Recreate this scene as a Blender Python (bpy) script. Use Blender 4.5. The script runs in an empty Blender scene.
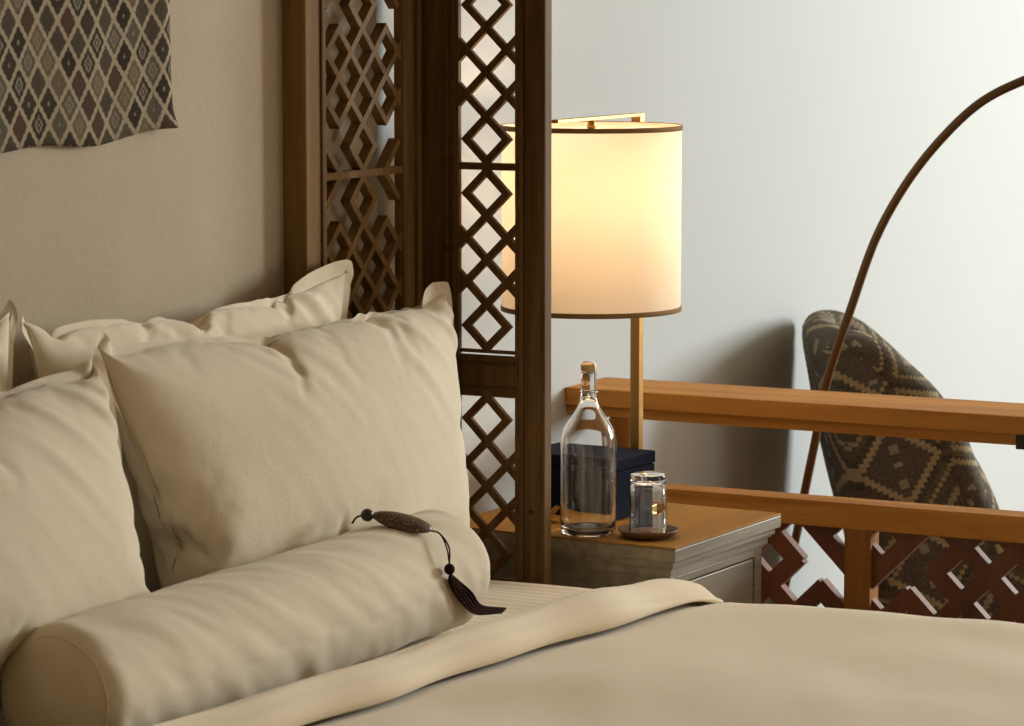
import bpy, bmesh, math, random
from math import sin, cos, pi, sqrt, radians
from mathutils import Vector, Matrix, noise
random.seed(7)
S = bpy.context.scene
COL = S.collection

# ------------------------------------------------------------------ camera
FPX, PITCH, YAW = 3107.0, 0.1189, 0.4779
right = Vector((cos(YAW), sin(YAW), 0))
hor = Vector((-sin(YAW), cos(YAW), 0))
view = hor * cos(PITCH) - Vector((0, 0, 1)) * sin(PITCH)
up = Vector((0, 0, 1)) * cos(PITCH) + hor * sin(PITCH)
cam_data = bpy.data.cameras.new('camera')
cam = bpy.data.objects.new('camera', cam_data)
COL.objects.link(cam)
M = Matrix.Identity(4)
for k in range(3):
    M[k][0], M[k][1], M[k][2] = right[k], up[k], -view[k]
    M[k][3] = (2.717, -4.903, 1.569)[k]
cam.matrix_world = M
cam_data.sensor_width = 36.0
cam_data.lens = FPX / 1024 * 36.0
cam_data.clip_start = 0.05
cam_data.dof.use_dof = True
cam_data.dof.focus_distance = 5.35
cam_data.dof.aperture_fstop = 9.0
S.camera = cam

# ------------------------------------------------------------------ light and exposure
S.view_settings.view_transform = 'Standard'
S.view_settings.look = 'None'
S.view_settings.gamma = 1
S.view_settings.use_curve_mapping = False
S.view_settings.exposure = 0.5
world = bpy.data.worlds.new('world')
S.world = world
world.use_nodes = True
world.node_tree.nodes['Background'].inputs[0].default_value = (1.0, 0.66, 0.33, 1)
world.node_tree.nodes['Background'].inputs[1].default_value = 0.155


def area(name, loc, target, sx, sy, power, color):
    l = bpy.data.lights.new(name, 'AREA')
    l.shape = 'RECTANGLE'
    l.size, l.size_y, l.energy, l.color = sx, sy, power, color
    o = bpy.data.objects.new(name, l)
    COL.objects.link(o)
    o.location = loc
    d = Vector(target) - Vector(loc)
    o.rotation_euler = d.to_track_quat('-Z', 'Y').to_euler()
    return o


# daylight through the two windows (foot wall, and the far end of the room)
area('foot_window_daylight', (5.35, 1.2, 1.45), (0, 1.0, 1.1), 1.6, 1.8, 14, (1.0, 0.97, 0.92))
area('side_window_daylight', (3.8, 5.56, 2.10), (0.6, 0.1, 0.5), 1.6, 1.8, 312, (0.90, 0.975, 0.99))


# ------------------------------------------------------------------ helpers
def link(o, parent=None):
    COL.objects.link(o)
    if parent is not None:
        o.parent = parent
    return o


def empty(name, loc, label=None, cat=None, group=None):
    o = bpy.data.objects.new(name, None)
    o.empty_display_size = 0.05
    COL.objects.link(o)
    o.location = loc
    tag(o, label, cat, group)
    return o


def tag(o, label=None, cat=None, group=None, kind=None):
    if label: o['label'] = label
    if cat: o['category'] = cat
    if group: o['group'] = group
    if kind: o['kind'] = kind
    return o


def mesh_obj(name, verts, faces, mat, parent=None, smooth=False, sub=0, bevel=0.0):
    """verts are WORLD coordinates; parts are made local to their parent."""
    off = Vector((0, 0, 0))
    p = parent
    while p is not None:
        off += p.location
        p = p.parent
    me = bpy.data.meshes.new(name)
    me.from_pydata([tuple(Vector(v) - off) for v in verts], [], faces)
    me.materials.append(mat)
    if smooth:
        for f in me.polygons: f.use_smooth = True
    me.update()
    o = bpy.data.objects.new(name, me)
    link(o, parent)
    if bevel:
        b = o.modifiers.new('bevel', 'BEVEL')
        b.width = bevel
        b.segments = 2
        b.limit_method = 'ANGLE'
    if sub:
        m = o.modifiers.new('sub', 'SUBSURF')
        m.levels = m.render_levels = sub
    return o


class MB:
    def __init__(s): s.v, s.f = [], []

    def add(s, v, f):
        n = len(s.v)
        s.v += [Vector(p) for p in v]
        s.f += [tuple(i + n for i in q) for q in f]
        return s

    def box(s, x0, x1, y0, y1, z0, z1):
        v = [(x, y, z) for x in (x0, x1) for y in (y0, y1) for z in (z0, z1)]
        return s.add(v, [(0, 1, 3, 2), (4, 6, 7, 5), (0, 4, 5, 1), (2, 3, 7, 6), (0, 2, 6, 4), (1, 5, 7, 3)])

    def prism(s, a, b, n, w, d):
        """bar from a to b, width w in the plane square to n, depth d along -n."""
        a, b, n = Vector(a), Vector(b), Vector(n).normalized()
        t = (b - a).normalized()
        q = n.cross(t).normalized() * (w / 2)
        v = [a - q, a + q, a + q - n * d, a - q - n * d, b - q, b + q, b + q - n * d, b - q - n * d]
        return s.add(v, [(0, 1, 2, 3), (7, 6, 5, 4), (0, 4, 5, 1), (1, 5, 6, 2), (2, 6, 7, 3), (3, 7, 4, 0)])

    def tube(s, pts, r, n=10, cap=True):
        pts = [Vector(p) for p in pts]
        rr = r if isinstance(r, (list, tuple)) else [r] * len(pts)
        base = len(s.v)
        nrm = None
        for i, p in enumerate(pts):
            t = (pts[min(i + 1, len(pts) - 1)] - pts[max(i - 1, 0)]).normalized()
            if nrm is None:
                nrm = t.orthogonal().normalized()
            else:
                nrm = (nrm - t * nrm.dot(t))
                nrm = nrm.normalized() if nrm.length > 1e-6 else t.orthogonal().normalized()
            b = t.cross(nrm)
            for k in range(n):
                a = 2 * pi * k / n
                s.v.append(p + (nrm * cos(a) + b * sin(a)) * rr[i])
        for i in range(len(pts) - 1):
            for k in range(n):
                a, b = base + i * n + k, base + i * n + (k + 1) % n
                s.f.append((a, b, b + n, a + n))
        if cap:
            s.f.append(tuple(base + k for k in reversed(range(n))))
            s.f.append(tuple(base + (len(pts) - 1) * n + k for k in range(n)))
        return s

    def lathe(s, prof, c, n=48, closed=False):
        """prof: list of (r, z) around the vertical axis through c."""
        base = len(s.v)
        c = Vector(c)
        rings = []
        for r, z in prof:
            if r < 1e-6:
                s.v.append(c + Vector((0, 0, z)))
                rings.append([len(s.v) - 1])
            else:
                rings.append(list(range(len(s.v), len(s.v) + n)))
                for k in range(n):
                    a = 2 * pi * k / n
                    s.v.append(c + Vector((r * cos(a), r * sin(a), z)))
        m = len(rings)
        for i in range(m if closed else m - 1):
            A, B = rings[i], rings[(i + 1) % m]
            if len(A) == 1 and len(B) == 1: continue
            for k in range(n):
                k2 = (k + 1) % n
                if len(A) == 1: s.f.append((A[0], B[k2], B[k]))
                elif len(B) == 1: s.f.append((A[k], A[k2], B[0]))
                else: s.f.append((A[k], A[k2], B[k2], B[k]))
        return s

    def grid(s, fn, nu, nv, close_u=False):
        base = len(s.v)
        for i in range(nu):
            for j in range(nv):
                s.v.append(Vector(fn(i / (nu if close_u else nu - 1), j / (nv - 1))))
        for i in range(nu if close_u else nu - 1):
            i2 = (i + 1) % nu
            for j in range(nv - 1):
                s.f.append((base + i * nv + j, base + i2 * nv + j, base + i2 * nv + j + 1, base + i * nv + j + 1))
        return s

    def ball(s, c, rx, ry=None, rz=None, n=16, m=10, rot=None):
        ry = ry or rx
        rz = rz or rx
        c = Vector(c)
        st = len(s.v)
        s.lathe([(sin(pi * i / m), -cos(pi * i / m)) for i in range(m + 1)], (0, 0, 0), n)
        for k in range(st, len(s.v)):
            v = s.v[k]
            v = Vector((v.x * rx, v.y * ry, v.z * rz))
            if rot is not None: v = rot @ v
            s.v[k] = c + v
        return s

    def build(s, name, mat, parent=None, smooth=False, sub=0, bevel=0.0):
        o = mesh_obj(name, s.v, s.f, mat, parent, smooth, sub, bevel)
        bm = bmesh.new()
        bm.from_mesh(o.data)
        bmesh.ops.recalc_face_normals(bm, faces=bm.faces)
        bm.to_mesh(o.data)
        bm.free()
        return o


def smooth_path(pts, n=8):
    """Catmull-Rom through the points."""
    P = [Vector(p) for p in pts]
    P = [P[0] * 2 - P[1]] + P + [P[-1] * 2 - P[-2]]
    out = []
    for i in range(1, len(P) - 2):
        for k in range(n):
            t = k / n
            a, b, c, d = P[i - 1:i + 3]
            out.append(0.5 * ((2 * b) + (c - a) * t + (2 * a - 5 * b + 4 * c - d) * t * t + (3 * b - a - 3 * c + d) * t ** 3))
    out.append(P[-2])
    return out


def sstep(a, b, x):
    t = min(1, max(0, (x - a) / (b - a)))
    return t * t * (3 - 2 * t)


# ------------------------------------------------------------------ materials
class NT:
    def __init__(s, name):
        s.m = bpy.data.materials.new(name)
        s.m.use_nodes = True
        s.t = s.m.node_tree
        s.bs = s.t.nodes['Principled BSDF']
        s.out = s.t.nodes['Material Output']

    def n(s, typ, **kw):
        x = s.t.nodes.new(typ)
        for k, v in kw.items(): setattr(x, k, v)
        return x

    def l(s, a, b): s.t.links.new(a, b)

    def val(s, x, sock):
        if isinstance(x, (int, float)): sock.default_value = x
        elif isinstance(x, tuple): sock.default_value = x
        else: s.l(x, sock)

    def math(s, op, a, b=None, c=None):
        x = s.n('ShaderNodeMath', operation=op)
        s.val(a, x.inputs[0])
        if b is not None: s.val(b, x.inputs[1])
        if c is not None: s.val(c, x.inputs[2])
        return x.outputs[0]

    def mix(s, f, a, b, blend='MIX'):
        x = s.n('ShaderNodeMix', data_type='RGBA', blend_type=blend)
        s.val(f, x.inputs[0])
        s.val(a, x.inputs[6])
        s.val(b, x.inputs[7])
        return x.outputs[2]

    def coords(s, scale=(1, 1, 1), rot=(0, 0, 0)):
        tc = s.n('ShaderNodeTexCoord')
        mp = s.n('ShaderNodeMapping')
        mp.inputs['Scale'].default_value = scale
        mp.inputs['Rotation'].default_value = rot
        s.l(tc.outputs['Object'], mp.inputs[0])
        return mp.outputs[0]

    def noise(s, vec, scale, detail=4, rough=0.55, dist=0.0):
        x = s.n('ShaderNodeTexNoise')
        x.inputs['Scale'].default_value = scale
        x.inputs['Detail'].default_value = detail
        x.inputs['Roughness'].default_value = rough
        x.inputs['Distortion'].default_value = dist
        if vec is not None: s.l(vec, x.inputs['Vector'])
        return x.outputs['Fac']

    def ramp(s, f, stops, interp='LINEAR'):
        x = s.n('ShaderNodeValToRGB')
        x.color_ramp.interpolation = interp
        e = x.color_ramp.elements
        while len(e) < len(stops): e.new(0.5)
        for k, (p, c) in enumerate(stops):
            e[k].position = p
            e[k].color = tuple(c) + ((1,) if len(c) == 3 else ())
        s.l(f, x.inputs[0])
        return x.outputs[0]

    def bump(s, h, strength, dist=0.01):
        x = s.n('ShaderNodeBump')
        x.inputs['Strength'].default_value = strength
        x.inputs['Distance'].default_value = dist
        s.l(h, x.inputs['Height'])
        s.l(x.outputs[0], s.bs.inputs['Normal'])

    def col(s, c): s.val(c, s.bs.inputs['Base Color'])
    def rough(s, r): s.val(r, s.bs.inputs['Roughness'])


def c4(*c): return tuple(c) + (1,)


def wood(name, light, dark, axis='X', rough=0.45, scale=1.0, coat=0.0, spec=0.5):
    t = NT(name)
    sc = {'X': (1.2, 22, 22), 'Y': (22, 1.2, 22), 'Z': (22, 22, 1.2)}[axis]
    v = t.coords(tuple(k * scale for k in sc))
    a = t.noise(v, 1.6, 6, 0.6, 0.6)
    b = t.noise(t.coords(tuple(k * scale * 4 for k in sc)), 2.5, 3, 0.6)
    c = t.ramp(a, [(0.33, dark), (0.5, tuple((p + q) / 2 for p, q in zip(light, dark))), (0.68, light)])
    c = t.mix(t.math('MULTIPLY', b, 0.35), c, c4(*(k * 0.45 for k in dark)))
    t.col(c)
    t.rough(t.math('MULTIPLY_ADD', a, 0.25, rough - 0.1))
    t.bs.inputs['Specular IOR Level'].default_value = spec
    t.bs.inputs['Coat Weight'].default_value = coat
    t.bs.inputs['Coat Roughness'].default_value = 0.25
    t.bump(t.math('ADD', a, t.math('MULTIPLY', b, 0.5)), 0.25, 0.002)
    return t.m


def fabric(name, base, var=0.06, weave=0.25, sheen=0.25, sc=900, stripes=0.0):
    t = NT(name)
    v = t.coords()
    n = t.noise(v, 7, 3)
    c = t.mix(n, c4(*(k * (1 - var) for k in base)), c4(*(min(1, k * (1 + var)) for k in base)))
    if stripes:
        sx = t.n('ShaderNodeSeparateXYZ')
        t.l(v, sx.inputs[0])
        band = t.math('GREATER_THAN', t.math('FRACT', t.math('MULTIPLY', sx.outputs[1], 38.0)), 0.5)
        c = t.mix(t.math('MULTIPLY', band, stripes), c, c4(*(k * 0.6 for k in base)))
    t.col(c)
    t.rough(0.9)
    t.bs.inputs['Sheen Weight'].default_value = sheen
    t.bs.inputs['Sheen Roughness'].default_value = 0.4
    t.bs.inputs['Specular IOR Level'].default_value = 0.15
    w1 = t.noise(t.coords((1, 0.06, 1)), sc, 1)
    w2 = t.noise(t.coords((1, 1, 0.06)), sc, 1)
    soft = t.noise(v, 28, 3, 0.5, 0.4)
    h = t.math('ADD', t.math('ADD', w1, w2), t.math('MULTIPLY', soft, 2.5))
    t.bump(h, weave, 0.0015)
    return t.m


def metal(name, c, rough=0.3):
    t = NT(name)
    t.col(c4(*c))
    t.bs.inputs['Metallic'].default_value = 1
    n = t.noise(t.coords(), 60, 3)
    t.rough(t.math('MULTIPLY_ADD', n, 0.2, rough - 0.1))
    return t.m


def plain(name, c, rough=0.5, metallic=0.0, nscale=40, nvar=0.15):
    t = NT(name)
    n = t.noise(t.coords(), nscale, 4)
    t.col(t.mix(n, c4(*(k * (1 - nvar) for k in c)), c4(*(min(1, k * (1 + nvar)) for k in c))))
    t.rough(rough)
    t.bs.inputs['Metallic'].default_value = metallic
    t.bump(n, 0.1, 0.001)
    return t.m


def plaster(name, c):
    t = NT(name)
    n = t.noise(t.coords(), 3.0, 5)
    t.col(t.mix(n, c4(*(k * 0.97 for k in c)), c4(*c)))
    t.rough(0.85)
    t.bump(t.noise(t.coords(), 120, 4), 0.12, 0.002)
    return t.m


M_WALL = plaster('white_plaster', (0.50, 0.52, 0.51))
M_CEIL = plaster('ceiling_plaster', (0.70, 0.58, 0.42))
M_CLAY = plaster('clay_plaster', (0.42, 0.34, 0.25))
M_FLOOR = wood('floor_boards', (0.30, 0.17, 0.08), (0.16, 0.08, 0.035), 'X', 0.4, 0.5)
M_PANEL = fabric('warm_lit_wall_linen', (0.50, 0.41, 0.29), 0.07, 0.35, 0.1, 800)  # weave with the wall's warm dim light put into its colour
M_BED = wood('dark_walnut', (0.21, 0.115, 0.042), (0.085, 0.043, 0.013), 'Z', 0.55, 1.0, 0, 0.08)
M_BEDL = wood('walnut_lit', (0.34, 0.20, 0.075), (0.19, 0.108, 0.036), 'Z', 0.55, 1.0, 0, 0.1)  # same bed walnut, lightened for the head screen that catches the light
M_BEDX = wood('dark_walnut_crosswise', (0.21, 0.115, 0.042), (0.085, 0.043, 0.013), 'X', 0.55, 1.0, 0, 0.08)
M_RAIL = wood('honey_brown_wood', (0.74, 0.35, 0.085), (0.46, 0.19, 0.038), 'X', 0.6, 0.8, 0, 0.12)
M_RAILZ = wood('honey_brown_wood_upright', (0.42, 0.18, 0.048), (0.26, 0.10, 0.022), 'Z', 0.6, 0.8, 0, 0.12)
M_LATR = wood('red_brown_wood', (0.25, 0.085, 0.03), (0.13, 0.04, 0.016), 'Z', 0.5, 0.6)
M_NSTOP = wood('varnished_amber_wood', (0.50, 0.27, 0.060), (0.33, 0.165, 0.032), 'Y', 0.55, 0.8, 0.0, 0.12)
M_NSBODY = wood('grey_brown_wood', (0.44, 0.37, 0.27), (0.24, 0.195, 0.135), 'Y', 0.42, 1.0)
M_PILLOW = fabric('oatmeal_linen', (0.72, 0.62, 0.465))
M_PILLOW2 = fabric('cream_satin_cotton', (0.82, 0.71, 0.53), 0.03, 0.1, 0.4)
M_DUVET = fabric('duvet_cotton', (0.88, 0.76, 0.565), 0.03, 0.18)
M_SHEET = fabric('striped_sheet_cotton', (0.86, 0.745, 0.55), 0.03, 0.1, stripes=0.35)
M_BRASS = metal('aged_brass', (0.50, 0.29, 0.085), 0.35)
M_STEEL = metal('steel_wire', (0.55, 0.52, 0.46), 0.3)
M_BRONZE = metal('dark_bronze', (0.13, 0.075, 0.035), 0.45)
M_NAVY = plain('navy_leather', (0.006, 0.010, 0.026), 0.7, 0, 300, 0.3)
M_NAVY.node_tree.nodes['Principled BSDF'].inputs['Specular IOR Level'].default_value = 0.06
M_CORK = plain('beige_stopper', (0.72, 0.52, 0.25), 0.5)
M_DISH = wood('dark_turned_wood', (0.20, 0.11, 0.045), (0.10, 0.05, 0.02), 'X', 0.4, 1)
M_TASSEL = plain('dark_red_brown_cord', (0.030, 0.010, 0.006), 0.8, 0, 400, 0.4)
M_TASSEL.node_tree.nodes['Principled BSDF'].inputs['Specular IOR Level'].default_value = 0.04
M_BEAD = plain('dark_wooden_bead', (0.02, 0.013, 0.010), 0.35)
M_BLACK = plain('near_black', (0.015, 0.012, 0.01), 0.5)


def medallion_mat():
    t = NT('carved_antique_bone')
    v = t.coords()
    n = t.noise(v, 260, 3)
    w = t.n('ShaderNodeTexVoronoi')
    w.inputs['Scale'].default_value = 260
    t.l(v, w.inputs['Vector'])
    sp = t.math('LESS_THAN', w.outputs['Distance'], 0.22)
    c = t.ramp(n, [(0.35, (0.03, 0.018, 0.007)), (0.6, (0.11, 0.065, 0.028))])
    big = t.math('GREATER_THAN', t.noise(v, 60, 1), 0.52)
    t.col(t.mix(t.math('MULTIPLY', sp, big), c, c4(0.55, 0.42, 0.25)))
    t.rough(0.35)
    t.bump(n, 0.4, 0.001)
    return t.m


M_MEDAL = medallion_mat()


def glass_mat():
    t = NT('clear_glass')
    t.bs.inputs['Transmission Weight'].default_value = 1
    t.bs.inputs['IOR'].default_value = 1.47
    t.rough(0.0)
    t.col(c4(0.985, 0.99, 0.985))
    # thin noise on the index keeps it a procedural material without tinting
    return t.m


M_GLASS = glass_mat()


def shade_mat():
    t = NT('cream_parchment_shade')
    v = t.coords()
    fib = t.noise(t.coords((60, 60, 3)), 6, 3)
    fib2 = t.noise(t.coords((4, 4, 160)), 3, 2)
    base = t.mix(t.math('MULTIPLY', t.math('ADD', fib, fib2), 0.5), c4(0.85, 0.785, 0.665), c4(0.91, 0.845, 0.735))
    tr = t.n('ShaderNodeBsdfTranslucent')
    df = t.n('ShaderNodeBsdfDiffuse')
    t.l(base, tr.inputs[0])
    t.l(base, df.inputs[0])
    mx = t.n('ShaderNodeMixShader')
    mx.inputs[0].default_value = 0.42
    t.l(df.outputs[0], mx.inputs[1])
    t.l(tr.outputs[0], mx.inputs[2])
    t.l(mx.outputs[0], t.out.inputs[0])
    return t.m


M_SHADE = shade_mat()
M_TRIM = fabric('bronze_braid', (0.30, 0.18, 0.07), 0.1, 0.3, 0.1)


def bulb_mat():
    t = NT('frosted_lit_bulb')
    t.bs.inputs['Emission Color'].default_value = (1, 0.72, 0.38, 1)
    t.bs.inputs['Emission Strength'].default_value = 10
    return t.m


M_BULB = bulb_mat()


def tapestry_mat():
    t = NT('diamond_woven_tapestry')
    tc = t.n('ShaderNodeTexCoord')
    sx = t.n('ShaderNodeSeparateXYZ')
    t.l(tc.outputs['UV'], sx.inputs[0])
    jag = t.math('MULTIPLY', t.math('SUBTRACT', t.math('PINGPONG', t.math('MULTIPLY', sx.outputs[1], 220.0), 1.0), 0.5), 0.05)
    a = t.math('DIVIDE', sx.outputs[0], 0.0485)
    b = t.math('DIVIDE', sx.outputs[1], 0.0610)
    p = t.math('ADD', t.math('ADD', a, b), jag)
    q = t.math('SUBTRACT', t.math('SUBTRACT', a, b), jag)
    fp = t.math('ABSOLUTE', t.math('SUBTRACT', t.math('FRACT', p), 0.5))
    fq = t.math('ABSOLUTE', t.math('SUBTRACT', t.math('FRACT', q), 0.5))
    m = t.math('MAXIMUM', fp, fq)
    cell = t.n('ShaderNodeCombineXYZ')
    t.l(t.math('FLOOR', p), cell.inputs[0])
    t.l(t.math('FLOOR', q), cell.inputs[1])
    wn = t.n('ShaderNodeTexWhiteNoise', noise_dimensions='2D')
    t.l(cell.outputs[0], wn.inputs['Vector'])
    r = wn.outputs['Value']
    fill = t.ramp(r, [(0.0, (0.045, 0.030, 0.018)), (0.28, (0.075, 0.055, 0.035)), (0.45, (0.032, 0.020, 0.013)),
                      (0.60, (0.16, 0.115, 0.068)), (0.74, (0.085, 0.040, 0.025)), (0.88, (0.115, 0.095, 0.065))], 'CONSTANT')
    inner = t.ramp(r, [(0.0, (0.24, 0.20, 0.15)), (0.25, (0.060, 0.045, 0.03)), (0.45, (0.26, 0.22, 0.16)),
                       (0.60, (0.25, 0.19, 0.10)), (0.74, (0.075, 0.055, 0.035)), (0.88, (0.25, 0.20, 0.13))], 'CONSTANT')
    ring = t.math('MULTIPLY', t.math('LESS_THAN', m, 0.235), t.math('GREATER_THAN', m, 0.135))
    c = t.mix(t.math('MULTIPLY', ring, t.math('GREATER_THAN', t.math('FRACT', t.math('MULTIPLY', r, 7.3)), 0.45)), fill, inner)
    c = t.mix(t.math('LESS_THAN', m, 0.07), c, inner)
    # pale rows of ground between the dark ones
    c = t.mix(t.math('GREATER_THAN', m, 0.405), c, c4(0.42, 0.345, 0.225))
    n = t.noise(t.coords((1, 1, 0.2)), 500, 2)
    c = t.mix(t.math('MULTIPLY', n, 0.45), c, c4(0.06, 0.045, 0.03))
    t.col(c)
    t.rough(0.95)
    t.bs.inputs['Specular IOR Level'].default_value = 0.1
    t.bump(n, 0.5, 0.002)
    return t.m


M_TAP = tapestry_mat()


def kilim_mat(name, shift, ang=0.30):
    t = NT(name)
    tc = t.n('ShaderNodeTexCoord')
    sx = t.n('ShaderNodeSeparateXYZ')
    t.l(tc.outputs['Object'], sx.inputs[0])
    u = t.math('ADD', t.math('ADD', sx.outputs[0], t.math('MULTIPLY', sx.outputs[1], 0.8)), shift + 0.216)
    w = sx.outputs[2]
    # tilt the pattern with the leaning back
    uu = t.math('ADD', t.math('MULTIPLY', u, 0.94), t.math('MULTIPLY', w, ang))
    ww = t.math('SUBTRACT', t.math('MULTIPLY', w, 0.94), t.math('MULTIPLY', u, ang))
    st = 0.0098
    qu = t.math('MULTIPLY', t.math('FLOOR', t.math('DIVIDE', uu, st)), st)
    qw = t.math('MULTIPLY', t.math('FLOOR', t.math('DIVIDE', ww, st)), st)
    du = t.math('ABSOLUTE', t.math('SUBTRACT', t.math('FRACT', t.math('DIVIDE', t.math('ADD', qu, 0.246), 0.24)), 0.5))
    dw = t.math('ABSOLUTE', t.math('SUBTRACT', t.math('FRACT', t.math('DIVIDE', t.math('ADD', qw, 0.070), 0.24)), 0.5))
    d = t.math('ADD', du, dw)
    c = t.ramp(d, [(0.0, (0.30, 0.26, 0.19)), (0.045, (0.075, 0.058, 0.042)), (0.33, (0.34, 0.27, 0.14)), (0.40, (0.05, 0.036, 0.026)),
                   (0.48, (0.085, 0.065, 0.04)), (0.56, (0.30, 0.24, 0.13)), (0.62, (0.07, 0.055, 0.035)),
                   (0.78, (0.26, 0.21, 0.14)), (0.86, (0.05, 0.04, 0.03))], 'CONSTANT')
    # little blocks inside the big stepped diamonds
    bu = t.math('ABSOLUTE', t.math('SUBTRACT', t.math('FRACT', t.math('DIVIDE', qu, 0.075)), 0.5))
    bw = t.math('ABSOLUTE', t.math('SUBTRACT', t.math('FRACT', t.math('DIVIDE', qw, 0.075)), 0.5))
    blk = t.math('MULTIPLY', t.math('LESS_THAN', t.math('MAXIMUM', bu, bw), 0.13), t.math('LESS_THAN', d, 0.27))
    c = t.mix(blk, c, c4(0.26, 0.22, 0.16))
    n = t.noise(t.coords((1, 1, 1)), 160, 3)
    c = t.mix(t.math('MULTIPLY', t.math('GREATER_THAN', n, 0.52), 0.35), c, c4(0.16, 0.13, 0.085))
    t.col(c)
    t.rough(0.9)
    t.bump(n, 0.5, 0.004)
    return t.m


M_KILIM = kilim_mat('kilim_upholstery', 0.0)
M_KILIM2 = kilim_mat('kilim_border', 0.13, 0.75)

# ------------------------------------------------------------------ the room
def structure(name, mb, mat, **k):
    o = mb.build(name, mat, **k)
    o['kind'] = 'structure'
    return o


structure('floor', MB().box(-0.15, 5.5, -6.0, 5.75, -0.1, 0.0), M_FLOOR)
structure('ceiling', MB().box(-0.15, 5.5, -6.0, 5.75, 3.2, 3.3), M_CEIL)
structure('wall_head', MB().box(-0.15, 0.0, -6.0, 5.75, 0.0, 3.2), M_WALL)
structure('wall_right', MB().box(-0.15, 2.9, 5.6, 5.75, 0.0, 3.2).box(4.7, 5.5, 5.6, 5.75, 0.0, 3.2)
          .box(2.9, 4.7, 5.6, 5.75, 0.0, 1.1).box(2.9, 4.7, 5.6, 5.75, 3.0, 3.2), M_CLAY)
structure('window_2', MB().box(2.9, 2.96, 5.62, 5.70, 1.1, 3.0).box(4.64, 4.7, 5.62, 5.70, 1.1, 3.0)
          .box(2.96, 4.64, 5.62, 5.70, 1.1, 1.16).box(2.96, 4.64, 5.62, 5.70, 2.94, 3.0)
          .box(3.77, 3.83, 5.63, 5.69, 1.16, 2.94), M_RAILZ)
structure('wall_foot', MB().box(5.35, 5.5, -6.0, 0.35, 0, 3.2).box(5.35, 5.5, 2.05, 5.6, 0, 3.2)
          .box(5.35, 5.5, 0.35, 2.05, 0, 0.45).box(5.35, 5.5, 0.35, 2.05, 2.45, 3.2), M_CLAY)
structure('window_1', MB().box(5.36, 5.44, 0.35, 0.41, 0.45, 2.45).box(5.36, 5.44, 1.99, 2.05, 0.45, 2.45)
          .box(5.36, 5.44, 0.41, 1.99, 0.45, 0.51).box(5.36, 5.44, 0.41, 1.99, 2.39, 2.45)
          .box(5.37, 5.43, 1.17, 1.23, 0.51, 2.39), M_RAILZ)

# added panel behind the pillows; its beige stands for warm dim light on wall
hp = MB().box(0.001, 0.018, -2.6, -0.20, 0.0, 3.19).build('added_wall_panel', M_PANEL, bevel=0.003)
tag(hp, 'added beige linen panel carrying warm dim wall light behind the bed pillows', 'wall panel')


# ------------------------------------------------------------------ tapestry
def build_tapestry():
    y_r, y_l, zt = -0.866, -1.95, 2.15
    nu, nv = 90, 60
    verts, uvs, faces = [], [], []
    for i in range(nu + 1):
        u = i / nu                      # 0 = right edge
        y0 = y_r + (y_l - y_r) * u
        dist = abs(y0 - y_r)
        zb = 1.343 + 0.016 * math.exp(-(dist / 0.12) ** 1.4) + 0.004 * sin(dist * 23) - 0.002 * dist
        for j in range(nv + 1):
            v = j / nv                  # 0 = bottom
            z = zb + (zt - zb) * v
            curl = math.exp(-v / 0.022) * math.exp(-dist / 0.04)
            x = 0.026 + 0.0018 * sin(dist * 31 + 0.6 * sin(z * 5)) * (1 - 0.5 * v) + 0.003 * sin(dist * 70) * math.exp(-dist * 9) + 0.012 * curl
            y = y0 + 0.006 * curl + 0.004 * sin(z * 6) * math.exp(-dist * 12)
            verts.append(Vector((x, y, z)))
            uvs.append((dist, z - zb))
    for i in range(nu):
        for j in range(nv):
            a = i * (nv + 1) + j
            faces.append((a, a + nv + 1, a + nv + 2, a + 1))
    root = empty('wall_tapestry', (0.026, -1.385, 1.34), 'grey brown woven tapestry of small diamonds hanging on the added beige panel', 'tapestry')
    o = mesh_obj('woven_cloth', verts, faces, M_TAP, root, True)
    uvl = o.data.uv_layers.new(name='UVMap')
    for lp in o.data.loops:
        uvl.data[lp.index].uv = uvs[lp.vertex_index]
    s = o.modifiers.new('thick', 'SOLIDIFY')
    s.thickness = 0.004
    MB().tube([(0.03, -2.0, 2.16), (0.03, -0.78, 2.16)], 0.012, 12).build('hanging_rod', M_BED, root, True)


build_tapestry()

# ------------------------------------------------------------------ canopy bed
P = 0.0798         # lattice pitch
H = P / 2


def lattice_edges(kind):
    E = set()
    def dia(i, j):
        for a, b in (((i, j), (i - 1, j + 1)), ((i, j), (i + 1, j + 1)), ((i - 1, j + 1), (i, j + 2)), ((i + 1, j + 1), (i, j + 2))):
            E.add((a, b))
    for j in (0, 2, 4, 6): dia(0, j)
    for s in (-2, 2):
        for j in (2, 4): dia(s, j)
        o = s + (1 if s > 0 else -1)
        E.add(((s, 0), (o, 1)))
        E.add(((s, 8), (o, 7)))
        E.add(((o, 3), (o + (0.4 if s > 0 else -0.4), 2.6)))
        E.add(((o, 3), (o + (0.4 if s > 0 else -0.4), 3.4)))
        E.add(((o, 5), (o + (0.4 if s > 0 else -0.4), 4.6)))
        E.add(((o, 5), (o + (0.4 if s > 0 else -0.4), 5.4)))
    return E


def merged(segs):
    """join touching collinear edges so that every bar is one piece."""
    lines = {}
    for (a, b) in segs:
        if a[0] > b[0]: a, b = b, a
        sl = 1 if b[1] > a[1] else -1
        key = (sl, round(a[1] - sl * a[0], 3))
        lines.setdefault(key, []).append([a[0], b[0]])
    out = []
    for (sl, c), iv in lines.items():
        iv.sort()
        cur = list(iv[0])
        for q in iv[1:]:
            if q[0] <= cur[1] + 1e-6: cur[1] = max(cur[1], q[1])
            else:
                out.append((sl, c, cur[0], cur[1]))
                cur = list(q)
        out.append((sl, c, cur[0], cur[1]))
    return out


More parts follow.
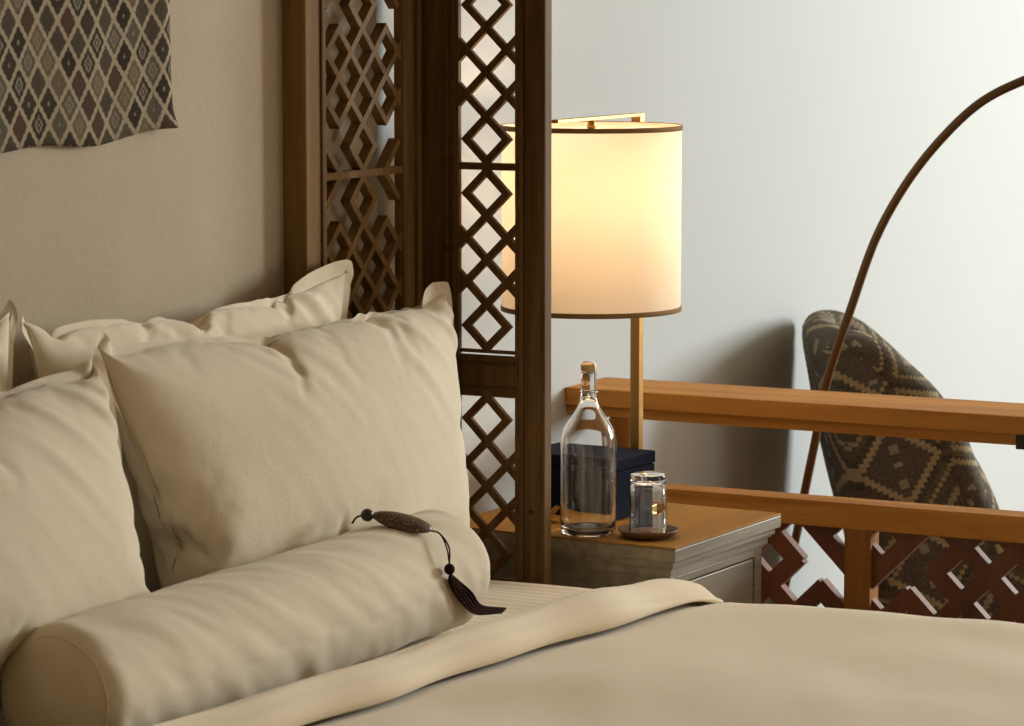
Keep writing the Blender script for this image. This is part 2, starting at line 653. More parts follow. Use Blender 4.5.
def lattice(mb, origin, ax, nrm, z0, lim, w, d, HZ=H):
    """nodes at origin + ax*i*H, z0 + j*H; bars run on under the frame; a thin border joins them."""
    origin, ax, nrm = Vector(origin), Vector(ax), Vector(nrm)
    for sl, c, a, b in merged(lattice_edges(0)):
        ca, cb_ = a <= -lim, b >= lim
        a, b = max(a, -lim), min(b, lim)
        if b - a < 0.05: continue
        pa = origin + ax * (a * H) + Vector((0, 0, z0 + (c + sl * a) * HZ))
        pb = origin + ax * (b * H) + Vector((0, 0, z0 + (c + sl * b) * HZ))
        t = (pb - pa).normalized() * (w * 0.5)
        off = nrm * (0.0005 if sl > 0 else 0)
        mb.prism(pa - t + off, pb + t + off, nrm, w, d + (0.001 if sl > 0 else 0))
    L = lim * H + 0.004
    zt, zb = z0 + 8 * HZ + 0.006, z0 - 0.006
    o = origin - nrm * 0.001
    for p, q in (((-L, zb), (-L, zt)), ((L, zb), (L, zt)), ((-L, zb), (L, zb)), ((-L, zt), (L, zt))):
        mb.prism(o + ax * p[0] + Vector((0, 0, p[1])), o + ax * q[0] + Vector((0, 0, q[1])), nrm, 0.006, d * 0.7)


bed = empty('canopy_bed', (1.1, -1.2, 0.0), 'dark wooden canopy bed with pierced diamond lattice screens at its head corner', 'bed')
BT = 2.25          # top of the frame
XF, YS = 0.063, -0.120
# head screen (faces the foot of the bed)
hf = MB()
yl, yo, yr, ye = -0.515, -0.449, -0.186, -0.122
hf.box(0.005, XF, yl, yo, 0.2, BT)
hf.box(0.045, XF, yr, ye, 0.2, BT)
hf.box(0.030, XF - 0.004, yo, yr, 0.30, 0.538)
hf.box(0.030, XF - 0.004, yo, yr, 0.863, 0.935)
hf.box(0.030, XF, yo, yr, 1.944, BT)
hf.build('head_screen_frame', M_BEDL, bed, bevel=0.002)
mb = MB()
for (a, b) in ((yl + 0.046, yl + 0.052), ):
    mb.box(XF - 0.002, XF + 0.0035, a, b, 0.3, BT - 0.05)
mb.box(XF - 0.002, XF + 0.003, -0.150, -0.143, 0.3, BT - 0.05)
mb.build('head_screen_beading', M_BED, bed, bevel=0.0015)
hc = (yo + yr) / 2
for z0 in (0.5415, 0.9375, 1.2685, 1.5995):
    hl = MB()
    lattice(hl, (XF - 0.006, hc, 0), (0, 1, 0), (1, 0, 0), z0, 3.25, 0.0115, 0.018)
    hl.build('head_screen_lattice', M_BEDL, bed)
for z0 in (1.262, 1.593):
    MB().prism((XF - 0.004, yo, z0), (XF - 0.004, yr, z0), (1, 0, 0), 0.0125, 0.021).build('head_screen_crossbar', M_BEDL, bed)
# side screen (faces across the bed)
sf = MB()
T = 0.027
sf.box(0.064, 0.134, YS, YS + 0.013, 0.2, BT)
sf.box(0.2445, 0.262, YS, YS + 0.013, 0.2, BT)
sf.box(0.134, 0.2445, YS, YS + 0.013, 0.3, 0.538)
sf.box(0.134, 0.2445, YS, YS + 0.013, 0.863, 0.936)
sf.box(0.134, 0.2445, YS, YS + 0.013, 1.944, BT)
sf.build('side_screen_frame', M_BED, bed, bevel=0.002)
mb = MB()
mb.box(0.108, 0.113, YS - 0.004, YS + 0.002, 0.3, BT - 0.05).box(0.122, 0.127, YS - 0.0025, YS + 0.002, 0.3, BT - 0.05)
mb.box(0.127, 0.250, YS - 0.004, YS + 0.002, 0.917, 0.923).box(0.127, 0.250, YS - 0.004, YS + 0.002, 0.874, 0.880)
mb.box(0.250, 0.2535, YS - 0.003, YS + 0.002, 0.3, BT - 0.05)
mb.build('side_screen_beading', M_BEDX, bed, bevel=0.0015)
sc = 0.189
for z0, hz in ((0.5435, H), (0.9485, 0.03875), (1.2755, 0.03875), (1.6065, 0.03875)):
    sl = MB()
    lattice(sl, (sc - 0.0025, YS + 0.003, 0), (1, 0, 0), (0, -1, 0), z0, 1.42, 0.0125, 0.010, hz)
    sl.build('side_screen_lattice', M_BED, bed)
for z0 in (1.267, 1.598):
    MB().prism((0.134, YS + 0.002, z0), (0.2445, YS + 0.002, z0), (0, -1, 0), 0.0125, 0.012).build('side_screen_crossbar', M_BEDX, bed)
fp = MB().box(0.2635, 0.304, YS - 0.002, YS + T, 0.0, BT).build('front_post', M_BED, bed, bevel=0.003)
kn = MB().ball((0.279, YS - 0.0025, 0.665), 0.0045, 0.0012, 0.0035).build('dark_knot', M_BLACK, fp, True)
MB().box(0.043, 0.0635, -0.1215, YS + T, 0.0, BT).build('corner_post', M_BED, bed, bevel=0.003)
MB().box(0.005, 0.32, -0.55, -0.08, BT, BT + 0.06).build('cornice', M_BEDX, bed, bevel=0.004)
MB().box(0.32, 2.2, -0.14, -0.095, 0.16, 0.36).build('side_rail', M_BEDX, bed, bevel=0.004)
MB().box(0.32, 2.2, -2.36, -2.31, 0.16, 0.36).build('side_rail', M_BEDX, bed, bevel=0.004)
MB().box(2.2, 2.26, -2.36, -0.095, 0.0, 0.42).build('foot_board', M_BEDX, bed, bevel=0.004)
MB().box(0.065, 2.2, -2.31, -0.14, 0.2, 0.25).build('slat_base', M_BEDX, bed, bevel=0.004)
for yy in (-2.36, -1.25):
    MB().box(0.12, 0.20, yy, yy + 0.08, 0.0, 0.2).build('leg', M_BED, bed, bevel=0.004)


def rounded_slab(x0, x1, y0, y1, z0, z1, r, name, mat, parent=None, wav=0.0):
    def fn(u, v):
        pass
    mb = MB()
    n = 8
    nx, ny = 60, 70
    xs = [x0 + (x1 - x0) * i / nx for i in range(nx + 1)]
    # cross-section in Y-Z swept along X
    prof = []
    for k in range(n + 1):
        a = pi / 2 * k / n
        prof.append((y1 - r + r * cos(a), z1 - r + r * sin(a)))
    for k in range(1, ny):
        prof.append((y1 - r - (y1 - y0 - 2 * r) * k / ny, z1))
    for k in range(n + 1):
        a = pi / 2 + pi / 2 * k / n
        prof.append((y0 + r + r * cos(a), z1 - r + r * sin(a)))
    prof += [(y0, z0 + 0.02), (y0 + 0.02, z0), (y1 - 0.02, z0), (y1, z0 + 0.02)]
    m = len(prof)
    for x in xs:
        for (y, z) in prof:
            dz = 0
            if z > z1 - r * 0.4 and wav:
                dz = wav * (noise.noise(Vector((x * 3, y * 9, 0.3))) + 0.5 * noise.noise(Vector((x * 6, y * 26, 2.3))))
            mb.v.append(Vector((x, y, z + dz)))
    for i in range(nx):
        for k in range(m):
            a, b = i * m + k, i * m + (k + 1) % m
            mb.f.append((a, b, b + m, a + m))
    mb.f.append(tuple(range(m)))
    mb.f.append(tuple(reversed(range(nx * m, nx * m + m))))
    return mb.build(name, mat, parent, True)


mt = rounded_slab(0.075, 2.18, -2.29, -0.16, 0.25, 0.535, 0.05, 'mattress', M_SHEET)
tag(mt, 'thick cream mattress under the bed linen inside the wooden frame', 'mattress')
sh = rounded_slab(0.072, 2.185, -2.3, -0.148, 0.30, 0.553, 0.05, 'bed_sheet', M_SHEET, None, 0.004)
tag(sh, 'striped cream bed sheet showing beside the round bolster', 'bed sheet')


# ------------------------------------------------------------------ duvet
def build_duvet():
    mb = MB()
    Y0, Y1 = -2.34, -0.150
    NY = 150
    rows = []
    for j in range(NY + 1):
        y = Y0 + (Y1 - Y0) * j / NY
        fold = 0.487 + (y + 1.56) * 0.084
        edge = 0.566 + (y + 1.377) * 0.105 + 0.004 * sstep(-0.75, -0.3, y) + 0.006 * sin(y * 9) + 0.004 * sin(y * 21 + 1)
        def drop(yy, big):
            d = 0.0
            a = yy - (Y1 - 0.20)
            if a > 0: d += a * a * 1.35
            if a > 0.13: d += (a - 0.13) ** 1.3 * 7.0
            b = (Y0 + 0.13) - yy
            if b > 0: d += b * b / 0.13
            return d
        dr = drop(y, 0)
        th = 0.026 + 0.020 * (1 - sstep(-0.60, -0.28, y)) + 0.004 * noise.noise(Vector((y * 4, 7, 0)))
        prof = []
        NX = 90
        for i in range(NX + 1):            # main top from the foot back to the fold
            x = 2.19 - (2.19 - (fold + 0.03)) * (i / NX) ** 1.0
            z = 0.580
            puff = 0.006 * sstep(edge + 0.02, edge + 0.2, x)
            z += puff + 0.010 * noise.noise(Vector((x * 2.3 + y * 1.5, y * 2.6 - x * 0.8, 1.7))) * sstep(edge, edge + 0.15, x)
            z += 0.004 * noise.noise(Vector((x * 7 + y * 4, y * 4 - x * 2, 4.2))) * sstep(edge, edge + 0.1, x)
            z -= 0.012 * (1 - sstep(edge - 0.01, edge + 0.045, x))
            if x > 2.08: z -= (x - 2.08) ** 2 * 12
            prof.append((x, z))
        zt = 0.580 + th + 0.003
        zb = 0.562
        rc = (zt - zb) / 2
        for k in range(9):                 # roll of the turn-back
            a = pi * k / 8
            prof.append((fold + rc - rc * 1.15 * sin(a), zb + rc - rc * cos(a)))
        NF = 14
        for i in range(1, NF + 1):         # flap top
            t = i / NF
            x = fold + rc + (edge - 0.010 - fold - rc) * t
            z = zt + 0.005 * sin(pi * t) - 0.010 * t * t + 0.004 * noise.noise(Vector((x * 9, y * 7, 9)))
            z -= sstep(-0.62, -0.30, y) * (z - 0.584) * 0.75 * t ** 2.2
            prof.append((x, z))
        zt = prof[-1][1]
        for k in range(1, 6):              # rounded hem
            a = pi * k / 5
            prof.append((edge - 0.010 + 0.012 * sin(a), (zt + 0.5765) / 2 + (zt - 0.5765) / 2 * cos(a)))
        rows.append([Vector((x, y, z - dr)) for x, z in prof])
    m = len(rows[0])
    for r in rows: mb.v += r
    for j in range(NY):
        for k in range(m - 1):
            a = j * m + k
            mb.f.append((a, a + 1, a + 1 + m, a + m))
    return mb.build('duvet', M_DUVET, None, True)


dv = build_duvet()
tag(dv, 'cream duvet spread over the bed with its top edge turned back', 'duvet')


# ------------------------------------------------------------------ pillows: a sewn pair of sheets blown up by the cloth solver
def sim_pillow(w, h, flange, n, press, seed, frames=32):
    nx, ny = n, int(n * h / w)
    bm = bmesh.new()
    rnd = random.Random(seed)
    idx = {}
    fl = max(1, round(flange / (w / nx)))
    for i in range(nx + 1):
        for j in range(ny + 1):
            x, y = -w / 2 + w * i / nx, h * j / ny
            inner = fl < i < nx - fl and fl < j < ny - fl
            z = 0.004 + rnd.uniform(-0.001, 0.001) if inner else rnd.uniform(-0.0006, 0.0006)
            idx[(i, j, 0)] = bm.verts.new((x, y, z))
            if inner:
                idx[(i, j, 1)] = bm.verts.new((x, y, -0.004 + rnd.uniform(-0.001, 0.001)))
    def g(i, j, s): return idx.get((i, j, s)) or idx[(i, j, 0)]
    for i in range(nx):
        for j in range(ny):
            bm.faces.new([g(i, j, 0), g(i + 1, j, 0), g(i + 1, j + 1, 0), g(i, j + 1, 0)])
            if fl <= i < nx - fl and fl <= j < ny - fl:
                bm.faces.new([g(i, j, 1), g(i, j + 1, 1), g(i + 1, j + 1, 1), g(i + 1, j, 1)])
    bm.verts.index_update()
    corners = [g(0, 0, 0).index, g(nx, 0, 0).index, g(0, ny, 0).index, g(nx, ny, 0).index]
    inner_ids = [v.index for k, v in idx.items() if fl <= k[0] <= nx - fl and fl <= k[1] <= ny - fl]
    front_ids = [v.index for k, v in idx.items() if k[2] == 0 and fl < k[0] < nx - fl and fl < k[1] < ny - fl]
    back_ids = [v.index for k, v in idx.items() if k[2] == 1]
    me = bpy.data.meshes.new('pillow_cloth')
    bm.to_mesh(me)
    bm.free()
    o = bpy.data.objects.new('pillow_cloth', me)
    COL.objects.link(o)
    vg = o.vertex_groups.new(name='p')
    vg.add(inner_ids, 1.0, 'REPLACE')
    c = o.modifiers.new('cloth', 'CLOTH')
    st = c.settings
    st.quality = 6
    st.mass = 0.12
    st.tension_stiffness = st.compression_stiffness = 14
    st.shear_stiffness = 6
    st.bending_stiffness = 0.08
    st.air_damping = 3
    st.use_pressure = True
    st.uniform_pressure_force = press
    st.vertex_group_pressure = 'p'
    st.effector_weights.gravity = 0
    c.collision_settings.use_collision = False
    c.point_cache.frame_start = 1
    c.point_cache.frame_end = frames + 2
    for f in range(1, frames + 1):
        S.frame_set(f)
    dg = bpy.context.evaluated_depsgraph_get()
    ev = o.evaluated_get(dg)
    m2 = ev.to_mesh()
    V = [v.co.copy() for v in m2.vertices]
    F = [tuple(p.vertices) for p in m2.polygons]
    ev.to_mesh_clear()
    for q in front_ids: V[q].z = max(V[q].z, 0.004)      # keep the two sheets from passing through each other at the seam
    for q in back_ids: V[q].z = min(V[q].z, -0.012)
    S.frame_set(1)
    bpy.data.objects.remove(o)
    return V, F, corners


def place_pillow(simd, name, TL, TR, BL, BR, thick, mat, label, sag=0.0, flip=False, bow=0.0, side=0.0, crease=0.0):
    V, F, C = simd
    x0 = (V[C[0]].x + V[C[2]].x) / 2
    x1 = (V[C[1]].x + V[C[3]].x) / 2
    y0 = (V[C[0]].y + V[C[1]].y) / 2
    y1 = (V[C[2]].y + V[C[3]].y) / 2
    zs = max(abs(v.z) for v in V)
    TL, TR, BL, BR = map(Vector, (TL, TR, BL, BR))
    nrm = ((TR + BR - TL - BL)).cross(TL + TR - BL - BR).normalized()
    if nrm.x < 0: nrm = -nrm
    out = []
    for v in V:
        u, t = (v.x - x0) / (x1 - x0), (v.y - y0) / (y1 - y0)
        if flip: u = 1 - u
        uw = 0.5 + (u - 0.5) * (1 + side * 4 * t * (1 - t))
        p = (BL * (1 - uw) + BR * uw) * (1 - t) + (TL * (1 - uw) + TR * uw) * t
        p = p + nrm * (v.z / zs * thick / 2)
        p.z -= sag * 4 * u * (1 - u) * t
        p += nrm * bow * 4 * u * (1 - u)
        if v.z > 0.0:
            wz = sstep(0.004, 0.05, v.z)
            s_ = u * 2.0 + 0.9 * t * t
            env = (sstep(0.40, 0.9, t) * sstep(0.0, 0.08, 1 - t) * sstep(-0.15, 0.35, noise.noise(Vector((u * 3, t * 2, 8)))) + 0.12)
            f = noise.noise(Vector((s_ * 6, t * 1.6, thick * 40))) + 0.4 * noise.noise(Vector((s_ * 15, t * 3.0, 3 + thick)))
            p += nrm * (crease * env * wz * (abs(f) - 0.2))
        out.append(p)
    o = mesh_obj(name, out, F, mat, None, True)
    bm = bmesh.new()
    bm.from_mesh(o.data)
    bmesh.ops.recalc_face_normals(bm, faces=bm.faces)
    bm.to_mesh(o.data)
    bm.free()
    sb = o.modifiers.new('sub', 'SUBSURF')
    sb.levels = sb.render_levels = 1
    tag(o, label, 'pillow')
    # object origin at the pillow's foot
    c = (BL + BR) / 2
    o.data.transform(Matrix.Translation(-c))
    o.location = c
    return o


simA = sim_pillow(1.05, 0.60, 0.028, 84, 9.0, 3)
simB = sim_pillow(0.95, 0.60, 0.026, 76, 7.0, 11)
place_pillow(simA, 'pillow', (0.175, -1.305, 1.088), (0.175, -0.225, 1.073), (0.225, -1.130, 0.570), (0.225, -0.255, 0.570), 0.20,
             M_PILLOW, 'large oatmeal linen pillow leaning in front, behind the tasselled bolster end', -0.068, side=0.05, crease=0.022)
place_pillow(simA, 'pillow', (0.205, -2.30, 1.07), (0.205, -1.325, 1.072), (0.25, -2.25, 0.570), (0.25, -1.205, 0.570), 0.20,
             M_PILLOW, 'oatmeal linen front pillow cut off by left edge of view', -0.055, True, side=0.05, crease=0.020)
place_pillow(simB, 'pillow', (0.078, -1.335, 1.118), (0.092, -0.425, 1.122), (0.085, -1.30, 0.60), (0.110, -0.47, 0.60), 0.10,
             M_PILLOW2, 'cream flanged pillow peeking out behind the large front pillow', -0.050, crease=0.016)
place_pillow(simB, 'pillow', (0.085, -2.25, 1.13), (0.085, -1.345, 1.140), (0.095, -2.2, 0.60), (0.095, -1.33, 0.60), 0.10,
             M_PILLOW2, 'cream flanged pillow at far left behind the cut off front pillow', -0.02, True, crease=0.012)

# ------------------------------------------------------------------ bolster
BX, BZ, BR_, BY0, BY1 = 0.362, 0.653, 0.097, -1.665, -0.585


def build_bolster():
    mb = MB()
    NA, NL = 96, 170
    L = BY1 - BY0
    er = 0.045
    prof = []
    for k in range(10):
        t = k / 10
        prof.append((BY0 - 0.012 * (1 - t) ** 0 * cos(t * pi / 2) * 0.9 + 0.0, max(0.001, t * (BR_ - er))))
    for k in range(10):
        a = pi / 2 * k / 9
        prof.append((BY0 + er - er * cos(a), BR_ - er + er * sin(a)))
    for k in range(1, NL):
        prof.append((BY0 + er + (L - 2 * er) * k / NL, BR_))
    for k in range(10):
        a = pi / 2 * k / 9
        prof.append((BY1 - er + er * sin(a), BR_ - er + er * cos(a)))
    for k in range(1, 11):
        t = 1 - k / 10
        prof.append((BY1 + 0.012 * cos(t * pi / 2), max(0.001, t * (BR_ - er))))
    for (y, r) in prof:
        for k in range(NA):
            a = 2 * pi * k / NA
            s = min(1, r / BR_)
            # soft slanting creases of a loosely filled cover
            ph = y * 1.0 + 0.10 * a
            d = 0.0045 * noise.noise(Vector((ph * 15, cos(a) * 0.9, sin(a) * 0.9)))
            d += 0.0018 * noise.noise(Vector((ph * 30 + 3, cos(a) * 1.5, sin(a) * 1.5)))
            d += 0.0005 * sin(ph * 90 + 5.5 * noise.noise(Vector((y * 6, a, 0)))) * sstep(0.3, 0.9, noise.noise(Vector((y * 4, a * 1.2, 5))) + 0.6)
            rr = r + d * s * 1.0
            x = BX + rr * cos(a)
            z = BZ + rr * sin(a) * (1.0 if sin(a) > 0 else 0.985)
            mb.v.append(Vector((x, y + 0.002 * noise.noise(Vector((x * 30, z * 30, y))), z)))
    m = len(prof)
    for i in range(m - 1):
        for k in range(NA):
            a, b = i * NA + k, i * NA + (k + 1) % NA
            mb.f.append((a, b, b + NA, a + NA))
    mb.f.append(tuple(range(NA)))
    mb.f.append(tuple(range((m - 1) * NA, m * NA)))
    return mb


root = empty('bolster', (BX, (BY0 + BY1) / 2, BZ - BR_), 'long round oatmeal bolster lying along the foot of the pillows', 'bolster')
build_bolster().build('bolster_cover', M_PILLOW, root, True)
for yy in (BY0 + 0.012, BY1 - 0.012):
    pr = MB()
    pr.tube([(BX + 0.0835 * cos(a), yy, BZ + 0.0835 * sin(a)) for a in [2 * pi * k / 60 for k in range(61)]], 0.0013, 6)
    pr.build('end_seam', M_PILLOW, root, True)


# ------------------------------------------------------------------ tassel ornament lying on the bolster
def on_bolster(ang, y, lift=0.0):
    a = radians(ang)
    r = BR_ + lift
    return Vector((BX + r * cos(a), y, BZ + r * sin(a)))


tz = empty('tassel_ornament', on_bolster(85, -0.79), 'dark cord ornament with carved oval bead and tassel on the bolster', 'ornament')
ca, cb = Vector((0.352, -0.808, 0.7655)), Vector((0.428, -0.752, 0.741))
ax = (cb - ca)
mid = (ca + cb) / 2
L = ax.length
ax.normalize()
nn = Vector((0.25, -0.35, 1)).normalized()
nn = (nn - ax * nn.dot(ax)).normalized()
sd = nn.cross(ax)
R = Matrix((ax, sd, nn)).transposed()
MB().ball(mid + nn * 0.004, L / 2, 0.0200, 0.0105, 24, 14, R).build('oval_bead', M_MEDAL, tz, True)
MB().ball(ca - ax * 0.007 + nn * 0.002, 0.0105, 0.010, 0.010, 16, 10).build('round_bead', M_BEAD, tz, True)
cord = MB()
cord.tube(smooth_path([ca - ax * 0.014, ca - ax * 0.024 + Vector((0, 0, -0.006)), ca - ax * 0.031 + Vector((0, 0, -0.017))]), 0.0016, 8)
cord.build('cord_end', M_TASSEL, tz, True)
cord = MB()
k1 = on_bolster(18, -0.762, 0.010)
cend = cb + ax * 0.012 + Vector((0, 0, -0.001))
for s in (-1, 1):
    cord.tube(smooth_path([cb - ax * 0.006, cend, (cend + k1) / 2 + Vector((0.006, 0.0035 * s, 0.006)), k1 + Vector((0, 0, 0.006))]), 0.0013, 8)
cord.build('cord', M_TASSEL, tz, True)
kb = MB().ball(k1, 0.0085, 0.0085, 0.009, 16, 10)
kb.build('knot', M_TASSEL, tz, True)
ts = MB()
endp = Vector((0.462, -0.582, 0.589))
for q in range(16):
    t = q / 15
    off = 0.014 * (t - 0.5) * 2
    a0 = k1 + Vector((0, 0.002, -0.008))
    p1 = on_bolster(6, -0.750, 0.007) + Vector((0.003 * sin(q * 2.1), off * 0.9, 0))
    p2 = on_bolster(-10, -0.715, 0.008) + Vector((0.004 * cos(q * 1.7), off, 0.35 * off))
    p3 = on_bolster(-27, -0.660, 0.010) + Vector((0.002, off * 0.8, 0.3 * off))
    p4 = endp + Vector((0.002 * sin(q), off * 0.5, 0.15 * off))
    ts.tube(smooth_path([a0, p1, p2, p3, p4], 6), 0.0019, 6)
ts.build('tassel', M_TASSEL, tz, True)

# ------------------------------------------------------------------ nightstand
ns = empty('nightstand', (0.50, 0.0, 0.0), 'grey brown wooden nightstand with amber top beside the bed', 'nightstand')
ns.rotation_euler.z = -0.055
NX0, NX1, NY0, NY1, NZ = 0.015, 0.500, 0.0, 0.428, 0.600
MB().box(NX0, NX1, NY0, NY1, NZ - 0.004, NZ).build('varnished_top', M_NSTOP, ns, bevel=0.0012)
nt = MB().box(NX0, NX1, NY0, NY1, NZ - 0.0265, NZ - 0.0042)
nt.build('top_board', M_NSBODY, ns, bevel=0.0015)
md = MB()
for k, (ins, za, zb) in enumerate(((0.008, 0.561, 0.5735), (0.013, 0.556, 0.561), (0.018, 0.543, 0.556), (0.022, 0.538, 0.543))):
    md.box(NX0, NX1 - ins, NY0 + ins, NY1 - ins, za, zb)
md.build('moulding', M_NSBODY, ns, bevel=0.0015)
bi = 0.026
bd = MB()
bx1, by0, by1 = NX1 - bi, NY0 + bi, NY1 - bi
bd.box(NX0, bx1 - 0.012, by0 + 0.003, by1 - 0.003, 0.06, 0.538)
for yy in (by0, by1 - 0.030):
    bd.box(bx1 - 0.03, bx1, yy, yy + 0.030, 0.0, 0.538)
    bd.box(NX0, NX0 + 0.03, yy, yy + 0.030, 0.0, 0.538)
bd.box(bx1 - 0.02, bx1, by0 + 0.03, by1 - 0.03, 0.523, 0.538)
bd.box(bx1 - 0.02, bx1, by0 + 0.03, by1 - 0.03, 0.325, 0.345)
bd.box(bx1 - 0.02, bx1, by0 + 0.03, by1 - 0.03, 0.08, 0.11)
bd.build('carcass', M_NSBODY, ns, bevel=0.002)
for (za, zb) in ((0.348, 0.520), (0.113, 0.322)):
    dr = MB().box(bx1 - 0.02, bx1 - 0.002, by0 + 0.033, by1 - 0.033, za, zb).build('drawer', M_NSBODY, ns, bevel=0.002)
    zc = (za + zb) / 2 - 0.03
    MB().ball((bx1 + 0.012, (by0 + by1) / 2, zc), 0.011, 0.013, 0.013).tube([(bx1 - 0.003, (by0 + by1) / 2, zc), (bx1 + 0.01, (by0 + by1) / 2, zc)], 0.005).build('knob', M_BRONZE, dr, True)

# ------------------------------------------------------------------ table lamp
LX, LY, LR, LZ0, LZ1 = 0.247, 0.180, 0.1635, 0.993, 1.328
PY = 0.378
lp = empty('table_lamp', (LX, PY, NZ), 'brass table lamp with glowing cream drum shade on the nightstand', 'lamp')
pole = MB().box(LX - 0.0095, LX + 0.0095, PY - 0.0095, PY + 0.0095, NZ + 0.012, 1.344).build('pole', M_BRASS, lp, bevel=0.001)
MB().box(LX - 0.0095, LX + 0.0095, LY - 0.155, PY - 0.0096, 1.338, 1.344).build('top_arm', M_BRASS, lp, bevel=0.001)
MB().box(LX - 0.045, LX + 0.035, PY - 0.012, PY + 0.045, NZ + 0.0005, NZ + 0.012).build('base', M_BRASS, lp, bevel=0.002)
shd = MB().grid(lambda u, v: (LX + LR * cos(2 * pi * u), LY + LR * sin(2 * pi * u), LZ0 + (LZ1 - LZ0) * v), 96, 40, True).build('lamp_shade', M_SHADE, lp, True)
for zz, nm in ((LZ0, 'shade_trim'), (LZ1 - 0.0065, 'shade_trim')):
    MB().lathe([(LR + 0.0003, zz - 0.001), (LR + 0.0018, zz - 0.001), (LR + 0.0018, zz + 0.0080), (LR + 0.0003, zz + 0.0080)], (LX, LY, 0), 96, True).build(nm, M_TRIM, lp, True)
sp = MB()
for k in range(3):
    a = 2 * pi * k / 3 + 0.5
    sp.tube([(LX, LY, 1.306), (LX + (LR - 0.001) * cos(a), LY + (LR - 0.001) * sin(a), 1.318)], 0.0018, 8)
sp.build('shade_spider', M_BRASS, lp, True)
MB().lathe([(0, 1.300), (0.030, 1.300), (0.032, 1.303), (0.032, 1.309), (0.030, 1.311), (0, 1.311)], (LX - 0.0, LY, 0.008), 32).build('spider_disc', M_BRASS, lp, True)
MB().lathe([(0, 1.318), (0.006, 1.319), (0.009, 1.327), (0.006, 1.335), (0.004, 1.338), (0, 1.338)], (LX, LY, 0), 24).build('finial', M_BRASS, lp, True)
bl = MB().ball((LX, LY, 1.235), 0.030, 0.030, 0.036, 24, 16)
bl.build('light_bulb', M_BULB, lp, True)
MB().lathe([(0, 1.268), (0.014, 1.268), (0.016, 1.275), (0.016, 1.29), (0.008, 1.300), (0, 1.300)], (LX, LY, 0), 24).build('bulb_socket', M_BRASS, lp, True)
st = MB()
st.prism((LX + LR * cos(-1.31) + 0.0, LY + LR * sin(-1.31) - 0.0008, 1.046), (LX + LR * cos(-1.26), LY + LR * sin(-1.26) - 0.0008, 1.044), (0.2, -1, 0), 0.003, 0.0006)
pl = bpy.data.lights.new('lamp_light', 'POINT')
pl.energy = 3.4
pl.color = (1.0, 0.645, 0.385)
pl.shadow_soft_size = 0.048
plo = bpy.data.objects.new('lamp_light', pl)
COL.objects.link(plo)
plo.location = (LX, LY, 1.235)

# ------------------------------------------------------------------ things on the nightstand
box = empty('leather_box', (0.20, 0.28, NZ), 'navy black leather box standing on nightstand behind the glass bottle', 'box')
box.rotation_euler.z = -0.09
MB().box(0.085, 0.293, 0.212, 0.357, NZ, NZ + 0.090).build('box_body', M_NAVY, box, bevel=0.002)
MB().box(0.084, 0.294, 0.211, 0.358, NZ + 0.0915, NZ + 0.114).build('box_lid', M_NAVY, box, bevel=0.002)


def bottle():
    c = (0.299, 0.064, NZ)
    r = empty('glass_bottle', c, 'tall clear glass swing top bottle standing on the nightstand', 'bottle')
    outer = [(0, 0.004), (0.030, 0.003), (0.040, 0.0), (0.047, 0.002), (0.0505, 0.008), (0.0505, 0.030), (0.0505, 0.168), (0.0490, 0.182),
             (0.0450, 0.196), (0.0385, 0.208), (0.0290, 0.222), (0.0205, 0.235), (0.0160, 0.247), (0.0140, 0.262), (0.0138, 0.280), (0.0138, 0.298), (0.0132, 0.300)]
    inner = [(0, 0.300), (0, 0.256), (0.0060, 0.254), (0.0115, 0.248), (0.0180, 0.233), (0.0262, 0.219), (0.0358, 0.205), (0.0425, 0.193), (0.0464, 0.180), (0.0477, 0.168),
             (0.0475, 0.030), (0.046, 0.017), (0.040, 0.011), (0.026, 0.013), (0.012, 0.018), (0, 0.020)]
    outer = [(a, b * 0.975) for a, b in outer]
    inner = [(a, b * 0.975) for a, b in inner]
    g = MB().lathe(outer + inner, c, 64)
    mesh_obj('glass_body', g.v, g.f, M_GLASS, r, True)      # profile order already gives the cavity its own facing
    MB().lathe([(0, 0.301), (0.0090, 0.301), (0.0100, 0.302), (0.0135, 0.3025), (0.0145, 0.306), (0.0145, 0.313), (0.013, 0.316), (0, 0.317)], (c[0], c[1], c[2] - 0.0073), 32).build('stopper', M_CORK, r, True)
    cc = Vector(c) - Vector((0, 0, 0.0073))
    w = MB()
    for s in (-1, 1):
        d = Vector((cos(-0.45), sin(-0.45), 0)) * s
        w.tube(smooth_path([cc + d * 0.0155 + Vector((0, 0, 0.316)), cc + d * 0.0175 + Vector((0, 0, 0.300)), cc + d * 0.019 + Vector((0, 0, 0.275)),
                            cc + d * 0.018 + Vector((0, 0, 0.262))]), 0.0015, 6)
    w.tube([cc + Vector((0.0165 * cos(a), 0.0165 * sin(a), 0.265)) for a in [2 * pi * k / 24 for k in range(25)]], 0.0011, 6)
    d = Vector((cos(-0.45), sin(-0.45), 0))
    w.tube([cc - d * 0.0155 + Vector((0, 0, 0.316)), cc - d * 0.006 + Vector((0, 0, 0.3185)), cc + d * 0.006 + Vector((0, 0, 0.3185)), cc + d * 0.0155 + Vector((0, 0, 0.316))], 0.0011, 6)
    w.build('wire_clasp', M_STEEL, r, True)


